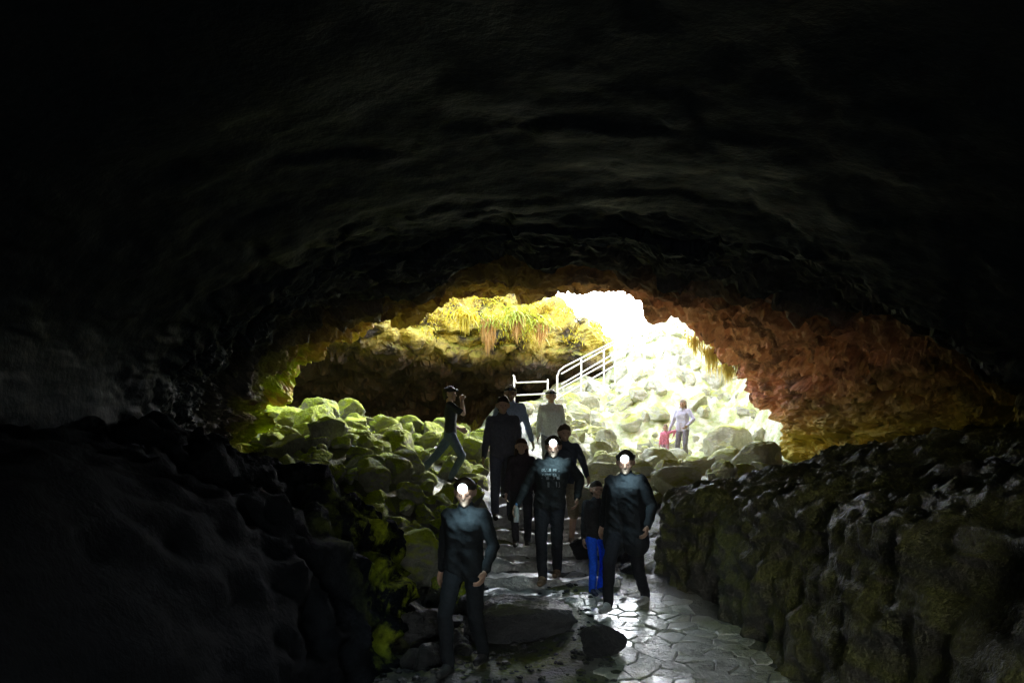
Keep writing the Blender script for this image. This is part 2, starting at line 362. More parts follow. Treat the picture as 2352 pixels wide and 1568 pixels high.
feet = [(-.4, 7.05), (.41, 9.65), (.7, 10.9), (1.24, 8.7), (1.05, 9.4), (-.13, 11.5), (.11, 10.5), (-.1, 12.6), (-1.05, 13.6), (-1.5, 13.6), (-1.3, 13.2), (-1.0, 13.1), (-1.6, 13.2), (.72, 15), (4.25, 20), (3.8, 20)]
def scatter(n, xr, yr, kind, sr, label, group, ok=lambda x, y: True, sep=.55, lift=.18, into=None):
    c = 0; tries = 0
    while c < n and tries < 14000:
        tries += 1
        x = random.uniform(*xr); y = random.uniform(*yr); s = sr[0]+(sr[1]-sr[0])*random.random()**1.7
        if not ok(x, y): continue
        if any((x-a)**2+(y-b)**2 < (sep*(r+s*.5))**2 for a, b, r in placed): continue
        if any((x-a)**2+(y-b)**2 < (.2+s*.45)**2 for a, b in feet): continue
        placed.append((x, y, s*.5)); c += 1
        boulder(kind, x, y, g(x, y)+s*lift, s, label, group, into=into)
stair = lambda x, y: (-.55 < x < 1.4 and y < 14)
lb = lambda x, y: not stair(x, y) and x > -1.0-max(0, (y-9)*1.0) and x > -.25*y*1.02-.8
mound = lambda x, y: not stair(x, y) and (y > 13.5 or x < 3)
scatter(24, (-5.0, -.7), (10.4, 17.8), 'moss_rock', (.5, .72), 'large mossy boulder in the green heap left of the steps', 'large mossy boulders of the left heap', lb, .78, .25)
scatter(110, (-5.4, -.5), (9.2, 18.2), 'moss_rock', (.28, .46), 'mossy stone wedged between the larger boulders of the left heap', 'smaller mossy stones of the left heap', lb, .66, .25)
scatter(18, (-1.4, 2.4), (15.5, 22), 'lit_pale_rock', (.35, .65), 'pale stone on the rise below the metal railing', 'stones below the railing', lambda x, y: True, .75)
scatter(85, (1.5, 7.0), (12, 27), 'lit_pale_rock', (.40, .7), 'sunlit pale stone on the rubble slope under the exit', 'sunlit stones of the exit slope', mound, .66, .2)
scatter(26, (-1.0, -.35), (7.2, 10.0), 'dark_rock', (.14, .32), 'dark stone strewn between the bank and the steps', 'dark stones beside the steps', lambda x, y: x > -1.0, .8)
scatter(12, (1.35, 1.75), (9.9, 12.5), 'dark_rock', (.2, .4), 'dark stone between the steps and the right ledge', 'dark stones right of the steps', lambda x, y: True, .7)
def rubble(items, kind, label):
    bm = bmesh.new(); n0 = 0
    for me, mx in items:
        bm.from_mesh(me); bm.verts.ensure_lookup_table()
        for v in bm.verts[n0:]: v.co = mx @ v.co
        n0 = len(bm.verts)
    tag(from_bm('rubble', bm, M[kind], smooth=True), label, 'rubble', kind='stuff')
small = {k: [] for k in ('moss_rock', 'lit_pale_rock')}
for me0 in protos['moss_rock'][:4]:
    bm = bmesh.new(); bm.from_mesh(me0)
    bmesh.ops.remove_doubles(bm, verts=bm.verts, dist=.035)
    m2 = bpy.data.meshes.new('small_stone'); bm.to_mesh(m2); bm.free(); small['moss_rock'].append(m2); small['lit_pale_rock'].append(m2)
ra, rb = [], []
keep = protos; protos = {**protos, **small}
scatter(170, (-5.4, -.5), (9.2, 18.2), 'moss_rock', (.15, .32), '', None, lb, .6, .2, ra)
scatter(230, (1.0, 7.0), (12, 27), 'lit_pale_rock', (.15, .42), '', None, mound, .6, .2, rb)
protos = keep
rubble(ra, 'moss_rock', 'small mossy rubble filling the gaps of the left heap')
rubble(rb, 'lit_pale_rock', 'small pale rubble filling the gaps of the exit slope')
# gravel
bm = bmesh.new()
for _ in range(420):
    x = random.uniform(-1.2, .9); y = random.uniform(6.2, 9.6)
    s = random.uniform(.012, .045)
    r = bmesh.ops.create_icosphere(bm, subdivisions=1, radius=s)
    z = g(x, y); M4 = Matrix.Rotation(random.random()*6, 3, 'Z')
    for v in r['verts']: v.co = M4 @ V((v.co.x*random.uniform(.8, 1.5), v.co.y*random.uniform(.8, 1.4), v.co.z*random.uniform(.5, .9)))+V((x, y, z+s*.2))
tag(from_bm('gravel', bm, M['dark_rock']), 'loose dark gravel on the cave floor', 'gravel', kind='stuff')

# ---------------------------------------------------------------- steps and path
ordn = ['lowest', 'second lowest', 'third', 'fourth', 'fifth', 'sixth', 'seventh', 'eighth', 'topmost']
STEP = []
for i in range(9):
    Y = 9.0+.5*i; top = .42+.155*i
    w = 1.7-.06*i+random.uniform(-.1, .1); x0 = .42-.012*i+random.uniform(-.05, .05)
    bm = bmesh.new(); bmesh.ops.create_cube(bm, size=1)
    for v in bm.verts: v.co = V((v.co.x*w, v.co.y*.56, v.co.z*.26))
    bmesh.ops.bevel(bm, geom=list(bm.edges), offset=.02, segments=2, affect='EDGES')
    bmesh.ops.subdivide_edges(bm, edges=[e for e in bm.edges if e.calc_length() > .3], cuts=22, use_grid_fill=True)
    off = V((i*5.1, 2.2*i, 0)); bm.normal_update()
    for v in bm.verts:
        n = v.normal; k = .15*fr(v.co*2.4+off, 5)-.16*min(.6, chunk(V((v.co.x*3.0, v.co.y*2.2, v.co.z))+off))
        v.co += V((n.x, n.y, n.z*.45))*k
    o = from_bm('stone_step', bm, M['step'], smooth=True); o.location = (x0, Y+.27, top-.10)
    o.rotation_euler = (0, random.uniform(-.02, .02), random.uniform(-.1, .1))
    tag(o, f'{ordn[i]} rough stone step of the flight'+(' beside the flagstone path' if i == 0 else ' of nine leading up to the light'), 'step', 'stone steps of the flight')
    STEP.append((Y, top))
def step_z(Y):
    i = max(0, min(8, int((Y-9.0)/.5))); return STEP[i][1]
seeds = []; pl = lambda y: np.interp(y, [3, 6.74, 7.6, 8.2, 9.3], [.4, .72, .95, 1.0, .62]); pr = lambda y: np.interp(y, [3, 6.74, 8, 9.3], [2.6, 2.42, 2.28, 1.9])
yy = 3.6; row = 0
while yy < 9.5:
    xx = .1+(row % 2)*.1
    while xx < 2.9:
        if random.random() < .84: seeds.append((xx+random.uniform(-.1, .1), yy+random.uniform(-.09, .09)))
        xx += .2
    yy += .18; row += 1
bm = bmesh.new()
for i, (sx, sy) in enumerate(seeds):
    if not (pl(sy) < sx < pr(sy)) or sy > 9.15 or sy < 4: continue
    poly = [(sx-.5, sy-.5), (sx+.5, sy-.5), (sx+.5, sy+.5), (sx-.5, sy+.5)]
    for j, (tx, ty) in enumerate(seeds):
        if i == j or (tx-sx)**2+(ty-sy)**2 > .8: continue
        mx, my = (sx+tx)/2, (sy+ty)/2; nx, ny = tx-sx, ty-sy; L = math.hypot(nx, ny); nx /= L; ny /= L
        lim = nx*mx+ny*my-.005; out = []
        for a in range(len(poly)):
            p, q = poly[a], poly[(a+1) % len(poly)]; dp = nx*p[0]+ny*p[1]-lim; dq = nx*q[0]+ny*q[1]-lim
            if dp <= 0: out.append(p)
            if dp*dq < 0:
                t = dp/(dp-dq); out.append((p[0]+(q[0]-p[0])*t, p[1]+(q[1]-p[1])*t))
        poly = out
        if len(poly) < 3: break
    if len(poly) < 3: continue
    tx_, ty_ = random.uniform(-.06, .06), random.uniform(-.08, .08); h = random.uniform(.010, .026)
    lo = [bm.verts.new((x, y, g0(x, y)-.05)) for x, y in poly]
    mi = [bm.verts.new((x, y, g0(x, y)+h-.008+(x-sx)*tx_+(y-sy)*ty_)) for x, y in poly]
    tp = [bm.verts.new((sx+(x-sx)*.92, sy+(y-sy)*.92, g0(x, y)+h+(x-sx)*tx_+(y-sy)*ty_)) for x, y in poly]
    n = len(poly)
    for a in range(n):
        b = (a+1) % n; bm.faces.new((lo[a], lo[b], mi[b], mi[a])); bm.faces.new((mi[a], mi[b], tp[b], tp[a]))
    bm.faces.new(tp)
tag(from_bm('path', bm, M['flag']), kind='structure')

# ---------------------------------------------------------------- railings
def capsule(bm, p0, p1, r0, r1, seg=12, cap=3):
    p0 = V(p0); p1 = V(p1); ax = p1-p0
    if ax.length < 1e-6: ax = V((0, 0, 1e-4))
    ax.normalize(); u = ax.orthogonal().normalized(); w = ax.cross(u)
    prof = []
    for k in range(1, cap+1):
        a = math.pi/2*(k/(cap)); prof.append((p0-ax*r0*math.cos(a), r0*math.sin(a)))
    for k in range(0, cap):
        a = math.pi/2*(k/cap); prof.append((p1+ax*r1*math.sin(a), r1*math.cos(a)))
    ringsv = [[bm.verts.new(c+(u*math.cos(6.28318*s/seg)+w*math.sin(6.28318*s/seg))*r) for s in range(seg)] for c, r in prof]
    for a, b in zip(ringsv[:-1], ringsv[1:]):
        for s in range(seg): bm.faces.new((a[s], a[(s+1) % seg], b[(s+1) % seg], b[s]))
    t0 = bm.verts.new(p0-ax*r0); t1 = bm.verts.new(p1+ax*r1)
    for s in range(seg):
        bm.faces.new((t0, ringsv[0][(s+1) % seg], ringsv[0][s])); bm.faces.new((t1, ringsv[-1][s], ringsv[-1][(s+1) % seg]))
def tube(name, pts, r, parent, org):
    bm = bmesh.new()
    for a, b in zip(pts[:-1], pts[1:]): capsule(bm, V(a)-org, V(b)-org, r, r, 10, 2)
    return from_bm(name, bm, M['steel'], parent, True)
def railing(label, posts, rails, org):
    e = empty('metal_railing', org); tag(e, label, 'railing')
    for px, pt, pb, Y in posts: tube('post', [at(px, pt, Y), at(px, pb+25, Y)], .026, e, org)
    for pts in rails: tube('rail', [at(*p) for p in pts], .021, e, org)
railing('sloping pale metal stair railing climbing towards the exit, nearer one with curved lower end', [(1280, 862, 935, 22), (1387, 803, 880, 22.6), (1480, 755, 830, 23.4)],
        [[(1280, 868, 22), (1284, 852, 22), (1296, 842, 22.05), (1522, 728, 23.8)], [(1280, 896, 22), (1512, 768, 23.7)], [(1280, 915, 22), (1400, 846, 22.7), (1505, 787, 23.7)]], at(1280, 935, 22))
railing('farther pale metal stair railing running up just behind the nearer one', [(1413, 782, 860, 24.2), (1335, 826, 900, 23.8)],
        [[(1290, 858, 23.4), (1400, 796, 24.1), (1522, 738, 25)], [(1290, 882, 23.4), (1400, 818, 24.1), (1520, 757, 25)]], at(1335, 900, 23.8))
railing('short level pale railing with two bars at the bottom of the stairs', [(1181, 865, 940, 21.6), (1258, 872, 925, 22)],
        [[(1179, 862, 21.6), (1186, 879, 21.6), (1258, 876, 22)], [(1181, 908, 21.6), (1258, 904, 22)]], at(1220, 940, 21.8))

# ---------------------------------------------------------------- plants
def strap(bm, base, d, L, w, droop, n=6):
    d = V(d).normalized(); p = V(base); side = d.cross(V((0, 0, 1)));
    side = side.normalized() if side.length > .05 else V((1, 0, 0))
    prev = None
    for i in range(n+1):
        t = i/n; ww = w*(1-t)**.6*(.5+.5*min(1, t*4))+.001
        a = bm.verts.new(p-side*ww); b = bm.verts.new(p+side*ww)
        if prev: bm.faces.new((prev[0], prev[1], b, a))
        prev = (a, b); d = (d+V((0, 0, -droop/n))).normalized(); p = p+d*(L/n)
def hanging_plant(px, py, Y, label, nl, L, nr, RL, lm='leaf', rm='root', spread=.18):
    org = at(px, py, Y); e = empty('hanging_plant', org); tag(e, label, 'plant')
    bm = bmesh.new()
    for _ in range(nl):
        a = random.uniform(0, 6.28); el = random.uniform(-.3, 1.1)
        strap(bm, (random.gauss(0, spread*.9), random.uniform(-.1, .1), random.gauss(0, .1)), (math.cos(a)*math.cos(el), math.sin(a)*math.cos(el)-.25, math.sin(el)), L*random.uniform(.45, 1.15), .026, random.uniform(1.0, 2.6))
    from_bm('leaves', bm, M[lm], e)
    bm = bmesh.new()
    for _ in range(nr):
        x = random.gauss(0, spread*.6)
        strap(bm, (x, random.uniform(-.12, .12), random.uniform(-.1, .05)), (random.gauss(0, .12), random.gauss(0, .12)-.1, -1), RL*random.uniform(.35, 1.1)*(1-.5*min(1, abs(x)/spread/1.5)), .014, .6, 7)
    from_bm('hanging_roots', bm, M[rm], e)
hanging_plant(1122, 735, 23.9, 'leftmost hanging plant with the longest brown roots on the far rim', 90, .6, 170, 1.05)
hanging_plant(1186, 722, 23.7, 'middle hanging plant with the tallest green strap leaves on the far rim', 130, .85, 130, .85)
hanging_plant(1242, 742, 23.7, 'rightmost hanging plant with brown roots on the far rim, left of the railing', 85, .55, 140, .75)
hanging_plant(1068, 722, 23.3, 'yellow leafy clump hanging at the left corner of the far rim', 140, .4, 110, .6, 'leafy', 'leafy', .22)
hanging_plant(1596, 772, 19.0, 'pale vine clump hanging at the right edge of the exit, highest of three', 20, .25, 110, .5, 'leafy', 'vine', .18)
hanging_plant(1634, 798, 19.0, 'pale vine clump hanging at the right edge of the exit, middle of three', 20, .25, 150, .7, 'leafy', 'vine', .2)
hanging_plant(1672, 836, 18.9, 'pale vine clump hanging at the right edge of the exit, lowest of three', 20, .22, 110, .5, 'leafy', 'vine', .18)
bm = bmesh.new()
nf = fo.data.vertices
cand = [v.co.copy() for v in nf if -3.0 < v.co.x < 4.6 and v.co.z > 6.1 and v.co.y < 29 and v.co.y > 20]
for _ in range(5600):
    p = random.choice(cand);
    if fr(V((p.x*.9, p.y*.9, p.z*.9+20)), 3) < -.06: continue
    strap(bm, p+V((random.uniform(-.1, .1), random.uniform(-.12, 0), random.uniform(-.05, .1))), (random.gauss(0, .6), random.gauss(-.5, .5), random.uniform(-.3, 1)), random.uniform(.08, .28), random.uniform(.012, .03), random.uniform(.6, 2.0), 3)
tag(from_bm('rim_foliage', bm, M['leafy']), 'yellow green foliage covering the far rim of the opening', 'foliage', kind='stuff')

# ---------------------------------------------------------------- people
def ik(a, b, l1, l2, pole):
    a = V(a); b = V(b); d = b-a; L = d.length
    if L > (l1+l2)*.998: b = a+d.normalized()*(l1+l2)*.998; d = b-a; L = d.length
    x = (l1*l1-l2*l2+L*L)/(2*L); h = math.sqrt(max(0, l1*l1-x*x)); u = d.normalized()
    pole = V(pole); pn = (pole-u*pole.dot(u)).normalized()
    return a+u*x+pn*h, b
def remesh(name, bm, vox, it, mat, parent, s, folds=0, seed=0):
    me = bpy.data.meshes.new(name); bm.to_mesh(me); bm.free()
    o = bpy.data.objects.new('tmp', me); C.objects.link(o)
    m = o.modifiers.new('r', 'REMESH'); m.mode = 'VOXEL'; m.voxel_size = vox
    if it:
        q = o.modifiers.new('s', 'SMOOTH'); q.factor = .5; q.iterations = it
    dg = bpy.context.evaluated_depsgraph_get(); dg.update()
    nm = bpy.data.meshes.new_from_object(o.evaluated_get(dg)); nm.name = name
    bpy.data.objects.remove(o); bpy.data.meshes.remove(me)
    if folds:
        nr = [v.normal.copy() for v in nm.vertices]
        for v, n in zip(nm.vertices, nr):
            p = v.co
            v.co = p+n*folds*(noise.ridged_multi_fractal(V((p.x*5+seed, p.y*5, p.z*9+p.x*6)), 1, 2, 3, 1, 2)-1.0)
    nm.transform(Matrix.Scale(s, 4)); nm.shade_smooth()
    return link(name, nm, mat, parent)
mat_cache = {}
def cloth(c, rough=.9):
    k = (c, rough)
    if k not in mat_cache: mat_cache[k] = flat_mat('cloth', c, rough, .35, 40, 0, .25)
    return mat_cache[k]
SKIN = flat_mat('skin', (.5, .32, .24), .55, .15, 60, 0, .05)
LENS = flat_mat('lit_lens', (1, 1, 1), .3, 0, 5, 0, 0, emit=((.85, .97, 1), 14))
LENSOFF = flat_mat('dark_lens', (.08, .12, .3), .2, 0, 5, 0, 0)
RUB = flat_mat('black_rubber', (.03, .03, .03), .6)
EYE = flat_mat('eye', (.16, .11, .09), .3, 0, 5, 0, 0)
def person(label, loc, rz, H, top=(.03, .035, .04), bot=(.03, .03, .04), shoe=(.04, .04, .04), hair=(.04, .03, .02), tops='jacket', bots='trousers',
           fl=(.1, 0, 0), frt=(-.1, 0, 0), hl=(.25, -.08, .82), hr=(-.25, -.08, .82), lean=(0, 0), yaw=0, pitch=0, hip=.0, vox=.012, lamp=None, longhair=False, headk=1.0, group=None,
           pl_=(.4, .9, 0), pr_=(-.4, .9, 0), toe=(0, 0), glow=0):
    s = H/1.72; e = empty('person', loc, rz); tag(e, label, 'person', group)
    Lx, Ly = lean
    HL, HR = V((.095, 0, .91+hip)), V((-.095, 0, .91+hip))
    sh = 1.41+hip; SL, SR = V((.168+Lx, Ly+.01, sh)), V((-.168+Lx, Ly+.01, sh))
    AL, AR = V(fl)+V((0, .02, .085)), V(frt)+V((0, .02, .085))
    KL_, AL = ik(HL, AL, .43, .42, (.12, -1, 0)); KR_, AR = ik(HR, AR, .43, .42, (-.12, -1, 0))
    WL0, WR0 = V(hl), V(hr)
    EL, WL = ik(SL, WL0, .29, .26, pl_); ER, WR = ik(SR, WR0, .29, .26, pr_)
    piv = V((Lx, Ly+.01, 1.5+hip)); RM = Matrix.Rotation(yaw, 3, 'Z') @ Matrix.Rotation(pitch, 3, 'X')
    def hd(x, y, z): return piv+RM @ (V((x, y, z-1.5))*headk)
    pel = V((0, 0, .95+hip)); wa = V((Lx*.35, Ly*.35, 1.1+hip)); ch = V((Lx*.85, Ly*.85, 1.3+hip)); nk = V((Lx, Ly+.015, 1.44+hip))
    ox = lambda v, d: V(v)+V((d, 0, 0))
    # ---- body: one continuous surface
    bm = bmesh.new()
    def tor(b, k, lowz=None):
        for sgn in (-1, 1):
            capsule(b, ox(pel, .075*sgn), ox(wa, .06*sgn), .095+k, .085+k); capsule(b, ox(wa, .06*sgn), ox(ch, .085*sgn), .085+k, .1+k)
            capsule(b, ox(ch, .085*sgn), ox(nk, .06*sgn)-V((0, 0, .03)), .1+k, .06+k)
        capsule(b, ox(ch, 0), ox(wa, 0), .1+k, .09+k)
    tor(bm, -.012)
    for H_, K_, A_ in ((HL, KL_, AL), (HR, KR_, AR)):
        capsule(bm, H_, K_, .078, .05); capsule(bm, K_, K_+(A_-K_)*.35, .05, .052); capsule(bm, K_+(A_-K_)*.35, A_, .052, .036)
        capsule(bm, A_-V((0, -.02, .04)), A_+V((0, -.15, -.055)), .035, .026)
    for S_, E_, W_ in ((SL, EL, WL), (SR, ER, WR)):
        capsule(bm, nk-V((0, 0, .04)), S_, .05, .05); capsule(bm, S_, E_, .047, .038); capsule(bm, E_, E_+(W_-E_)*.3, .038, .04); capsule(bm, E_+(W_-E_)*.3, W_, .04, .027)
        d = (W_-E_).normalized(); inn = V((-1 if S_.x > Lx else 1, -.25, 0)); inn = (inn-d*inn.dot(d)).normalized(); sd = d.cross(inn).normalized()
        if sd.y > 0: sd = -sd
        for k in (-1, 0, 1): capsule(bm, W_+sd*.012*k, W_+d*.085+sd*.026*k, .02, .014)
        for k, (o_, Lf) in enumerate(((.034, .072), (.012, .082), (-.01, .076), (-.031, .06))):
            b0 = W_+d*.085+sd*o_; m0 = b0+d*Lf*.5+inn*.012; capsule(bm, b0, m0, .0105, .0095, 8, 2)
            m1 = m0+d*Lf*.3+inn*.022; capsule(bm, m0, m1, .0095, .0085, 8, 2); capsule(bm, m1, m1+d*Lf*.08+inn*.022, .0085, .0075, 8, 2)
        t0 = W_+d*.03+sd*.03; t1 = t0+d*.035+sd*.028+inn*.012; capsule(bm, t0, t1, .014, .012, 8, 2); capsule(bm, t1, t1+d*.03+inn*.012, .012, .009, 8, 2)
    capsule(bm, nk-V((0, 0, .04)), hd(0, .01, 1.53), .06, .054)
    capsule(bm, hd(0, .03, 1.625), hd(0, -.012, 1.63), .09, .085, 16, 5); capsule(bm, hd(0, -.022, 1.60), hd(0, -.045, 1.535), .072, .048, 14, 4)
    capsule(bm, hd(-.04, -.082, 1.622), hd(.04, -.082, 1.622), .017, .017); capsule(bm, hd(0, -.09, 1.61), hd(0, -.112, 1.575), .011, .017, 8, 3)
    capsule(bm, hd(-.018, -.086, 1.543), hd(.018, -.086, 1.543), .011, .011, 8, 2); capsule(bm, hd(0, -.075, 1.512), hd(0, -.07, 1.518), .024, .024)
    for sg in (-1, 1):
        capsule(bm, hd(.086*sg, .01, 1.62), hd(.084*sg, .005, 1.585), .02, .014, 8, 3); capsule(bm, hd(.045*sg, -.06, 1.585), hd(.04*sg, -.06, 1.57), .03, .026)
    remesh('body', bm, min(vox, .009), 2, SKIN, e, s)
    for sg in (-1, 1):
        bm = bmesh.new(); capsule(bm, hd(.033*sg, -.086, 1.602), hd(.033*sg, -.0865, 1.602), .0105, .0105, 8, 3)
        o_ = from_bm('eye', bm, EYE, e, True); o_.data.transform(Matrix.Scale(s, 4))
    # ---- hair
    hm = cloth(hair, .6); bm = bmesh.new()
    capsule(bm, hd(0, .035, 1.64), hd(0, -.005, 1.658), .098, .09, 16, 5); capsule(bm, hd(0, .055, 1.59), hd(0, .05, 1.62), .078, .09)
    if longhair:
        capsule(bm, hd(0, .07, 1.6), hd(0, .1, 1.4), .08, .07); capsule(bm, hd(.07, .03, 1.6), hd(.085, .03, 1.42), .035, .03); capsule(bm, hd(-.07, .03, 1.6), hd(-.085, .03, 1.42), .035, .03)
    remesh('hair', bm, .01, 2, hm, e, s, .004)
    # ---- top
    bm = bmesh.new(); k = {'jacket': .014, 'coat': .022, 'tshirt': .008, 'hoodie': .02}[tops]
    tor(bm, k)
    if tops == 'coat':
        for sg in (-1, 1):
            capsule(bm, ox(ch, .09*sg), ox(pel, .105*sg), .115, .135); capsule(bm, ox(pel, .105*sg), V((.12*sg, 0, .74+hip)), .135, .14)
    else:
        for sg in (-1, 1): capsule(bm, ox(wa, .07*sg), V((.08*sg, 0, .92+hip)), .095+k*.8, .10+k*.8)
    for S_, E_, W_ in ((SL, EL, WL), (SR, ER, WR)):
        capsule(bm, nk-V((0, 0, .03)), S_, .055+k*.6, .052+k*.7)
        if tops == 'tshirt':
            capsule(bm, S_, S_+(E_-S_)*.75, .054+k, .054+k)
        else:
            capsule(bm, S_, E_, .052+k, .045+k*.8); capsule(bm, E_, E_+(W_-E_)*.96, .045+k*.8, .034+k*.5)
    if tops in ('jacket', 'coat', 'hoodie'): capsule(bm, nk, nk+V((0, .01, .04)), .08, .072)
    if tops == 'hoodie': capsule(bm, nk+V((-.06, .07, .0)), nk+V((.06, .07, .0)), .055, .055)
    tp = remesh('jacket' if tops != 'tshirt' else 'shirt', bm, vox, 5, cloth(top), e, s, .009 if tops != 'tshirt' else .005, H*9)
    # ---- bottom
    bm = bmesh.new()
    for sg in (-1, 1): capsule(bm, V((.07*sg, 0, 1.0+hip)), V((.075*sg, .01, .9+hip)), .10, .11)
    for H_, K_, A_ in ((HL, KL_, AL), (HR, KR_, AR)):
        if bots == 'shorts':
            capsule(bm, H_, K_+(A_-K_)*.12, .098, .082)
        else:
            capsule(bm, H_, K_, .094, .070); capsule(bm, K_, A_+V((0, .01, .0)), .070, .056)
    remesh('shorts' if bots == 'shorts' else 'trousers', bm, vox, 4, cloth(bot), e, s, .008, H*5)
    for A_ in (AL, AR):
        bm = bmesh.new()
        capsule(bm, A_+V((0, .035, -.045)), A_+V((toe[0], -.17, -.052)), .043, .036); capsule(bm, A_+V((0, .01, 0)), A_+V((0, -.07, -.04)), .044, .044)
        remesh('shoe', bm, .01, 2, cloth(shoe, .6), e, s)
    # ---- headlamp
    if lamp:
        bm = bmesh.new(); n = 28; rr = []
        for i in range(n):
            a = 6.28318*i/n; c = (math.cos(a), math.sin(a))
            rr.append([bm.verts.new(hd(c[0]*r_, .018+c[1]*(r_+.012), 1.668+z_)) for r_, z_ in ((.101, -.014), (.105, 0), (.101, .014))])
        for i in range(n):
            for j in range(2): bm.faces.new((rr[i][j], rr[(i+1) % n][j], rr[(i+1) % n][j+1], rr[i][j+1]))
        me = bpy.data.meshes.new('headlamp'); capsule(bm, hd(-.02, -.105, 1.672), hd(.02, -.105, 1.672), .028, .028)
        bm.to_mesh(me); bm.free(); me.transform(Matrix.Scale(s, 4)); hl_o = link('headlamp', me, RUB, e)
        bm = bmesh.new(); r_ = .042 if lamp == 'on' else .018
        capsule(bm, hd(0, -.128, 1.668), hd(0, -.132, 1.668), r_, r_, 14, 4)
        me = bpy.data.meshes.new('lens'); bm.to_mesh(me); bm.free(); me.transform(Matrix.Scale(s, 4)); me.shade_smooth()
        link('lens', me, LENS if lamp == 'on' else LENSOFF, hl_o)
        if lamp == 'on':
            ld = bpy.data.lights.new('headlamp_light', 'SPOT'); ld.energy = glow; ld.color = (.6, .92, 1); ld.shadow_soft_size = .04
            ld.spot_size = R(130); ld.spot_blend = 1.0
            lo_ = bpy.data.objects.new('headlamp_light', ld); C.objects.link(lo_); lo_.parent = e; lo_.location = hd(0, -.2, 1.60)*s
            lo_.rotation_euler = V((0, -.3, 1)).to_track_quat('Z', 'Y').to_euler()
    return e, tp, s
def onfloor(px, Y, z=None):
    x = (px-1176)/F*Y; return (x, Y, g(x, Y) if z is None else z)
person('nearest person, left, headlamp lit, dark jacket and trousers, beside the big dark block', onfloor(1066, 7.05), R(-20), 1.70, (.018, .022, .027), (.014, .017, .022), frt=(-.06, -.24, 0), fl=(.08, .24, .02),
       hl=(.28, -.2, .9), hr=(-.27, .1, .86), vox=.011, lamp='on', glow=9, pitch=R(12), yaw=R(14), tops='jacket', lean=(.04, -.07), hip=-.03)
e2, tp2, s2 = person('person with lit headlamp in a dark hoodie with pale chest print, carrying a bottle', onfloor(1262, 9.65, step_z(9.65)), R(-12), 1.76, (.035, .04, .044), (.02, .02, .025), tops='hoodie',
       frt=(-.03, -.32, -.14), fl=(.07, .12, .0), hr=(-.36, -.12, .86), hl=(.33, -.02, .93), lean=(.06, -.1), vox=.011, lamp='on', glow=9, yaw=R(8), pitch=R(10), shoe=(.2, .13, .08), hip=-.08)
person('person in shorts with bare lower legs, half hidden behind the one in the printed hoodie', onfloor(1297, 10.9, step_z(10.9)), R(10), 1.62, (.07, .08, .11), (.34, .28, .2), (.3, .25, .2), bots='shorts', hair=(.1, .07, .04),
       frt=(-.1, 0, 0), fl=(.1, -.02, 0), hl=(.34, .0, .98), hr=(-.3, 0, .9), vox=.012, tops='jacket')
person('person in a wide dark coat with lit headlamp and pale shoes on the flagstone path', (1.24, 8.75, g(1.24, 8.75)+.02), R(-30), 1.75, (.025, .028, .034), (.018, .018, .025), (.5, .5, .5), tops='coat',
       frt=(-.09, -.3, 0), fl=(.1, .3, .03), hl=(.32, -.2, .9), hr=(-.33, .12, .88), vox=.011, lamp='on', glow=9, pitch=R(12), yaw=R(18), lean=(.03, -.09), hip=-.04)
person('child in bright blue trousers beside the person in the wide dark coat', (.98, 9.3, step_z(9.3)), R(15), 1.28, (.03, .03, .035), (.015, .12, .95), (.05, .06, .12), frt=(-.1, -.1, 0), fl=(.1, .08, 0), headk=1.18, vox=.014)
person('man in a dark zipped jacket walking down, in front of the blue grey jacket', onfloor(1155, 11.5, step_z(11.5)), R(5), 1.76, (.10, .10, .125), (.09, .095, .135), frt=(-.1, .12, 0), fl=(.1, -.14, 0), hair=(.04, .025, .02), hl=(.27, .02, .84), hr=(-.28, -.1, .84), vox=.012)
person('child in dark clothes between the man in the dark jacket and the printed hoodie', onfloor(1198, 10.62, step_z(10.62)), R(-4), 1.4, (.05, .04, .05), (.04, .04, .05), frt=(-.09, -.1, 0), fl=(.09, .08, 0), hair=(.06, .03, .02), headk=1.14, longhair=True, vox=.013)
person('man in blue grey jacket directly behind the man in the dark zipped jacket', onfloor(1172, 12.7, step_z(12.7)), R(0), 1.76, (.38, .46, .68), (.06, .06, .08), hair=(.5, .48, .44), hl=(.34, 0, .88), hr=(-.34, 0, .88), lamp='off', vox=.013)  # pale hair tone paints the rim light on his head
x6 = onfloor(1035, 13.6)
person('man in dark t-shirt and dark jeans, hand at his mouth, striding over mossy boulders', (x6[0], x6[1], x6[2]+.02), R(90), 1.68, (.035, .04, .05), (.09, .125, .19), tops='tshirt', hair=(.03, .025, .02), frt=(-.08, -.04, 0), fl=(.09, .6, .0), hip=-.07,
       hr=(-.05, -.2, 1.41), pr_=(-.4, -.4, -1), hl=(.2, -.15, .95), lamp='off', vox=.012, yaw=R(-15))
person('man in a pale shirt standing in the light below the short level railing', onfloor(1266, 15.0, 1.72), R(6), 1.78, (.82, .88, .95), (.25, .27, .32), tops='jacket', hair=(.85, .85, .84), hl=(.26, -.08, .84), hr=(-.26, -.1, .84), lamp='off', vox=.014)
x8 = onfloor(1568, 20)
person('adult in lavender jacket and dark trousers below the bright slope, holding a toddler\'s hand', x8, R(-35), 1.58, (.68, .65, .8), (.3, .28, .33), hair=(.45, .38, .3), hr=(-.36, -.1, .86), hl=(.22, -.2, 1.0), pl_=(1, .5, 0), vox=.014, longhair=True)
x9 = onfloor(1528, 19.9)
person('toddler in a bright pink jacket holding the hand of the adult in lavender', x9, R(-20), .95, (.88, .28, .4), (.55, .33, .4), hair=(.3, .22, .15), hl=(.36, .0, 1.25), pl_=(1, 0, -.4), headk=1.35, vox=.02)
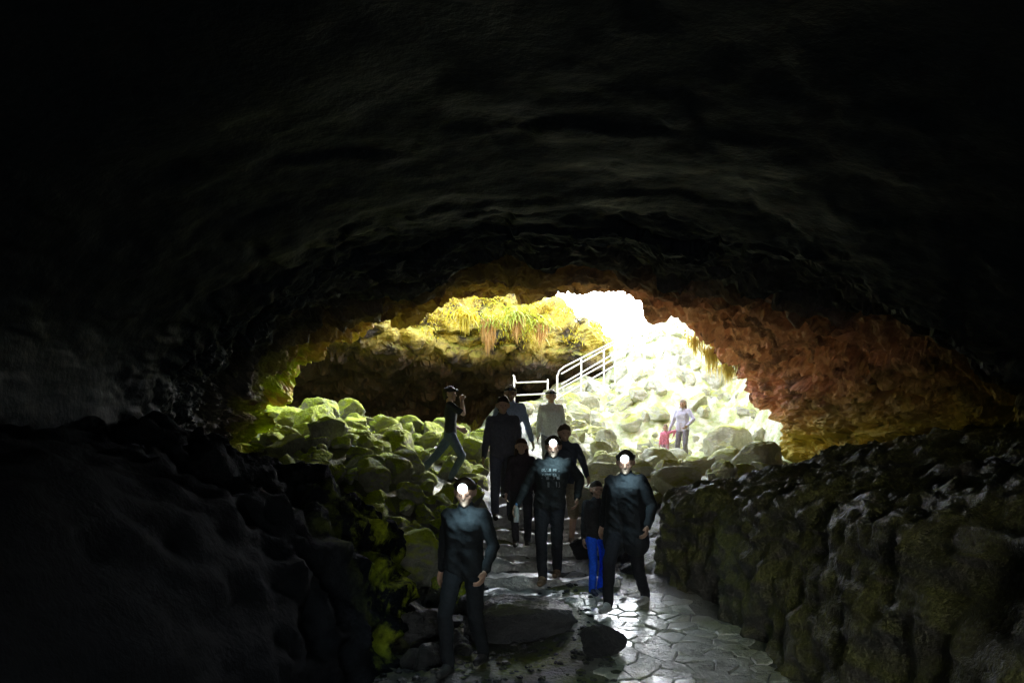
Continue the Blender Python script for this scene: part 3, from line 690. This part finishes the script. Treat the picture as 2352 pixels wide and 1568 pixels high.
# printed chest graphic (illegible pale marks), faces lifted from the hoodie front
me = tp2.data; bm = bmesh.new(); vm = {}
for p in me.polygons:
    c = p.center/s2
    if p.normal.y < -.4 and abs(c.x-.045) < .10 and 1.05 < c.z < 1.27:
        if int((c.z-1.03)/.03) % 3 == 0 or noise.noise(V((c.x*42, 3, int(c.z*16)*7.1))) < .02: continue
        try: bm.faces.new([vm.setdefault(i, None) or vm.__setitem__(i, bm.verts.new(me.vertices[i].co+me.vertices[i].normal*.004)) or vm[i] for i in p.vertices])
        except Exception: pass
from_bm('chest_print', bm, cloth((.2, .21, .22)), e2, True)
# bottle in the right hand of the hoodie wearer
mw = Matrix.Translation(e2.location) @ Matrix.Rotation(R(-12), 4, 'Z')
bp = mw @ (V((-.365, -.155, .77))*s2)
be = empty('water_bottle', bp-V((0, 0, .12))); tag(be, 'small clear water bottle hanging in the hand of the hoodie wearer', 'bottle')
bm = bmesh.new(); prof = [(0, 0), (.03, 0), (.033, .01), (.033, .1), (.03, .115), (.033, .13), (.03, .16), (.014, .19), (.013, .205), (0, .206)]
rv = [[bm.verts.new((r*math.cos(a*math.pi/8), r*math.sin(a*math.pi/8), z)) for a in range(16)] for r, z in prof]
for a, b in zip(rv[:-1], rv[1:]):
    for k in range(16): bm.faces.new((a[k], a[(k+1) % 16], b[(k+1) % 16], b[k]))
bmesh.ops.remove_doubles(bm, verts=bm.verts, dist=.0005)
t = NT('bottle_plastic'); t.b.inputs['Base Color'].default_value = (.75, .85, .85, 1); t.b.inputs['Roughness'].default_value = .15; t.b.inputs['Transmission Weight'].default_value = .5
from_bm('bottle_body', bm, t.m, be, True)
bm = bmesh.new(); capsule(bm, (0, 0, .205), (0, 0, .215), .015, .015, 12, 2); from_bm('cap', bm, cloth((.1, .3, .6), .4), be, True)

# ---------------------------------------------------------------- light, sky, camera
W = bpy.data.worlds.new('World'); S.world = W; W.use_nodes = True
wn = W.node_tree.nodes; wl = W.node_tree.links
sk = wn.new('ShaderNodeTexSky'); sk.sky_type = 'NISHITA'; sk.sun_disc = False
el, azi = 32, 32
sk.sun_elevation = R(el); sk.sun_rotation = R(azi)
hs = wn.new('ShaderNodeHueSaturation'); hs.inputs['Saturation'].default_value = .45
wl.new(sk.outputs[0], hs.inputs['Color']); wl.new(hs.outputs[0], wn['Background'].inputs[0]); wn['Background'].inputs[1].default_value = 3.4
sd = V((math.sin(R(azi))*math.cos(R(el)), math.cos(R(azi))*math.cos(R(el)), math.sin(R(el))))
L = bpy.data.lights.new('sun', 'SUN'); L.energy = 5; L.angle = R(3); L.color = (1, .95, .82)
lo = bpy.data.objects.new('sun', L); C.objects.link(lo); lo.rotation_euler = sd.to_track_quat('Z', 'Y').to_euler(); lo.location = (10, 20, 30)
cam = bpy.data.cameras.new('camera'); co_ = bpy.data.objects.new('camera', cam); C.objects.link(co_)
co_.location = (0, 0, CZ); co_.rotation_euler = (R(90), 0, 0)
cam.sensor_width = 36; cam.lens = F/2352*36; cam.shift_y = (HZ-784)/2352; cam.clip_end = 500; cam.clip_start = .05
S.camera = co_
S.view_settings.view_transform = 'Standard'; S.view_settings.look = 'None'; S.view_settings.exposure = 0
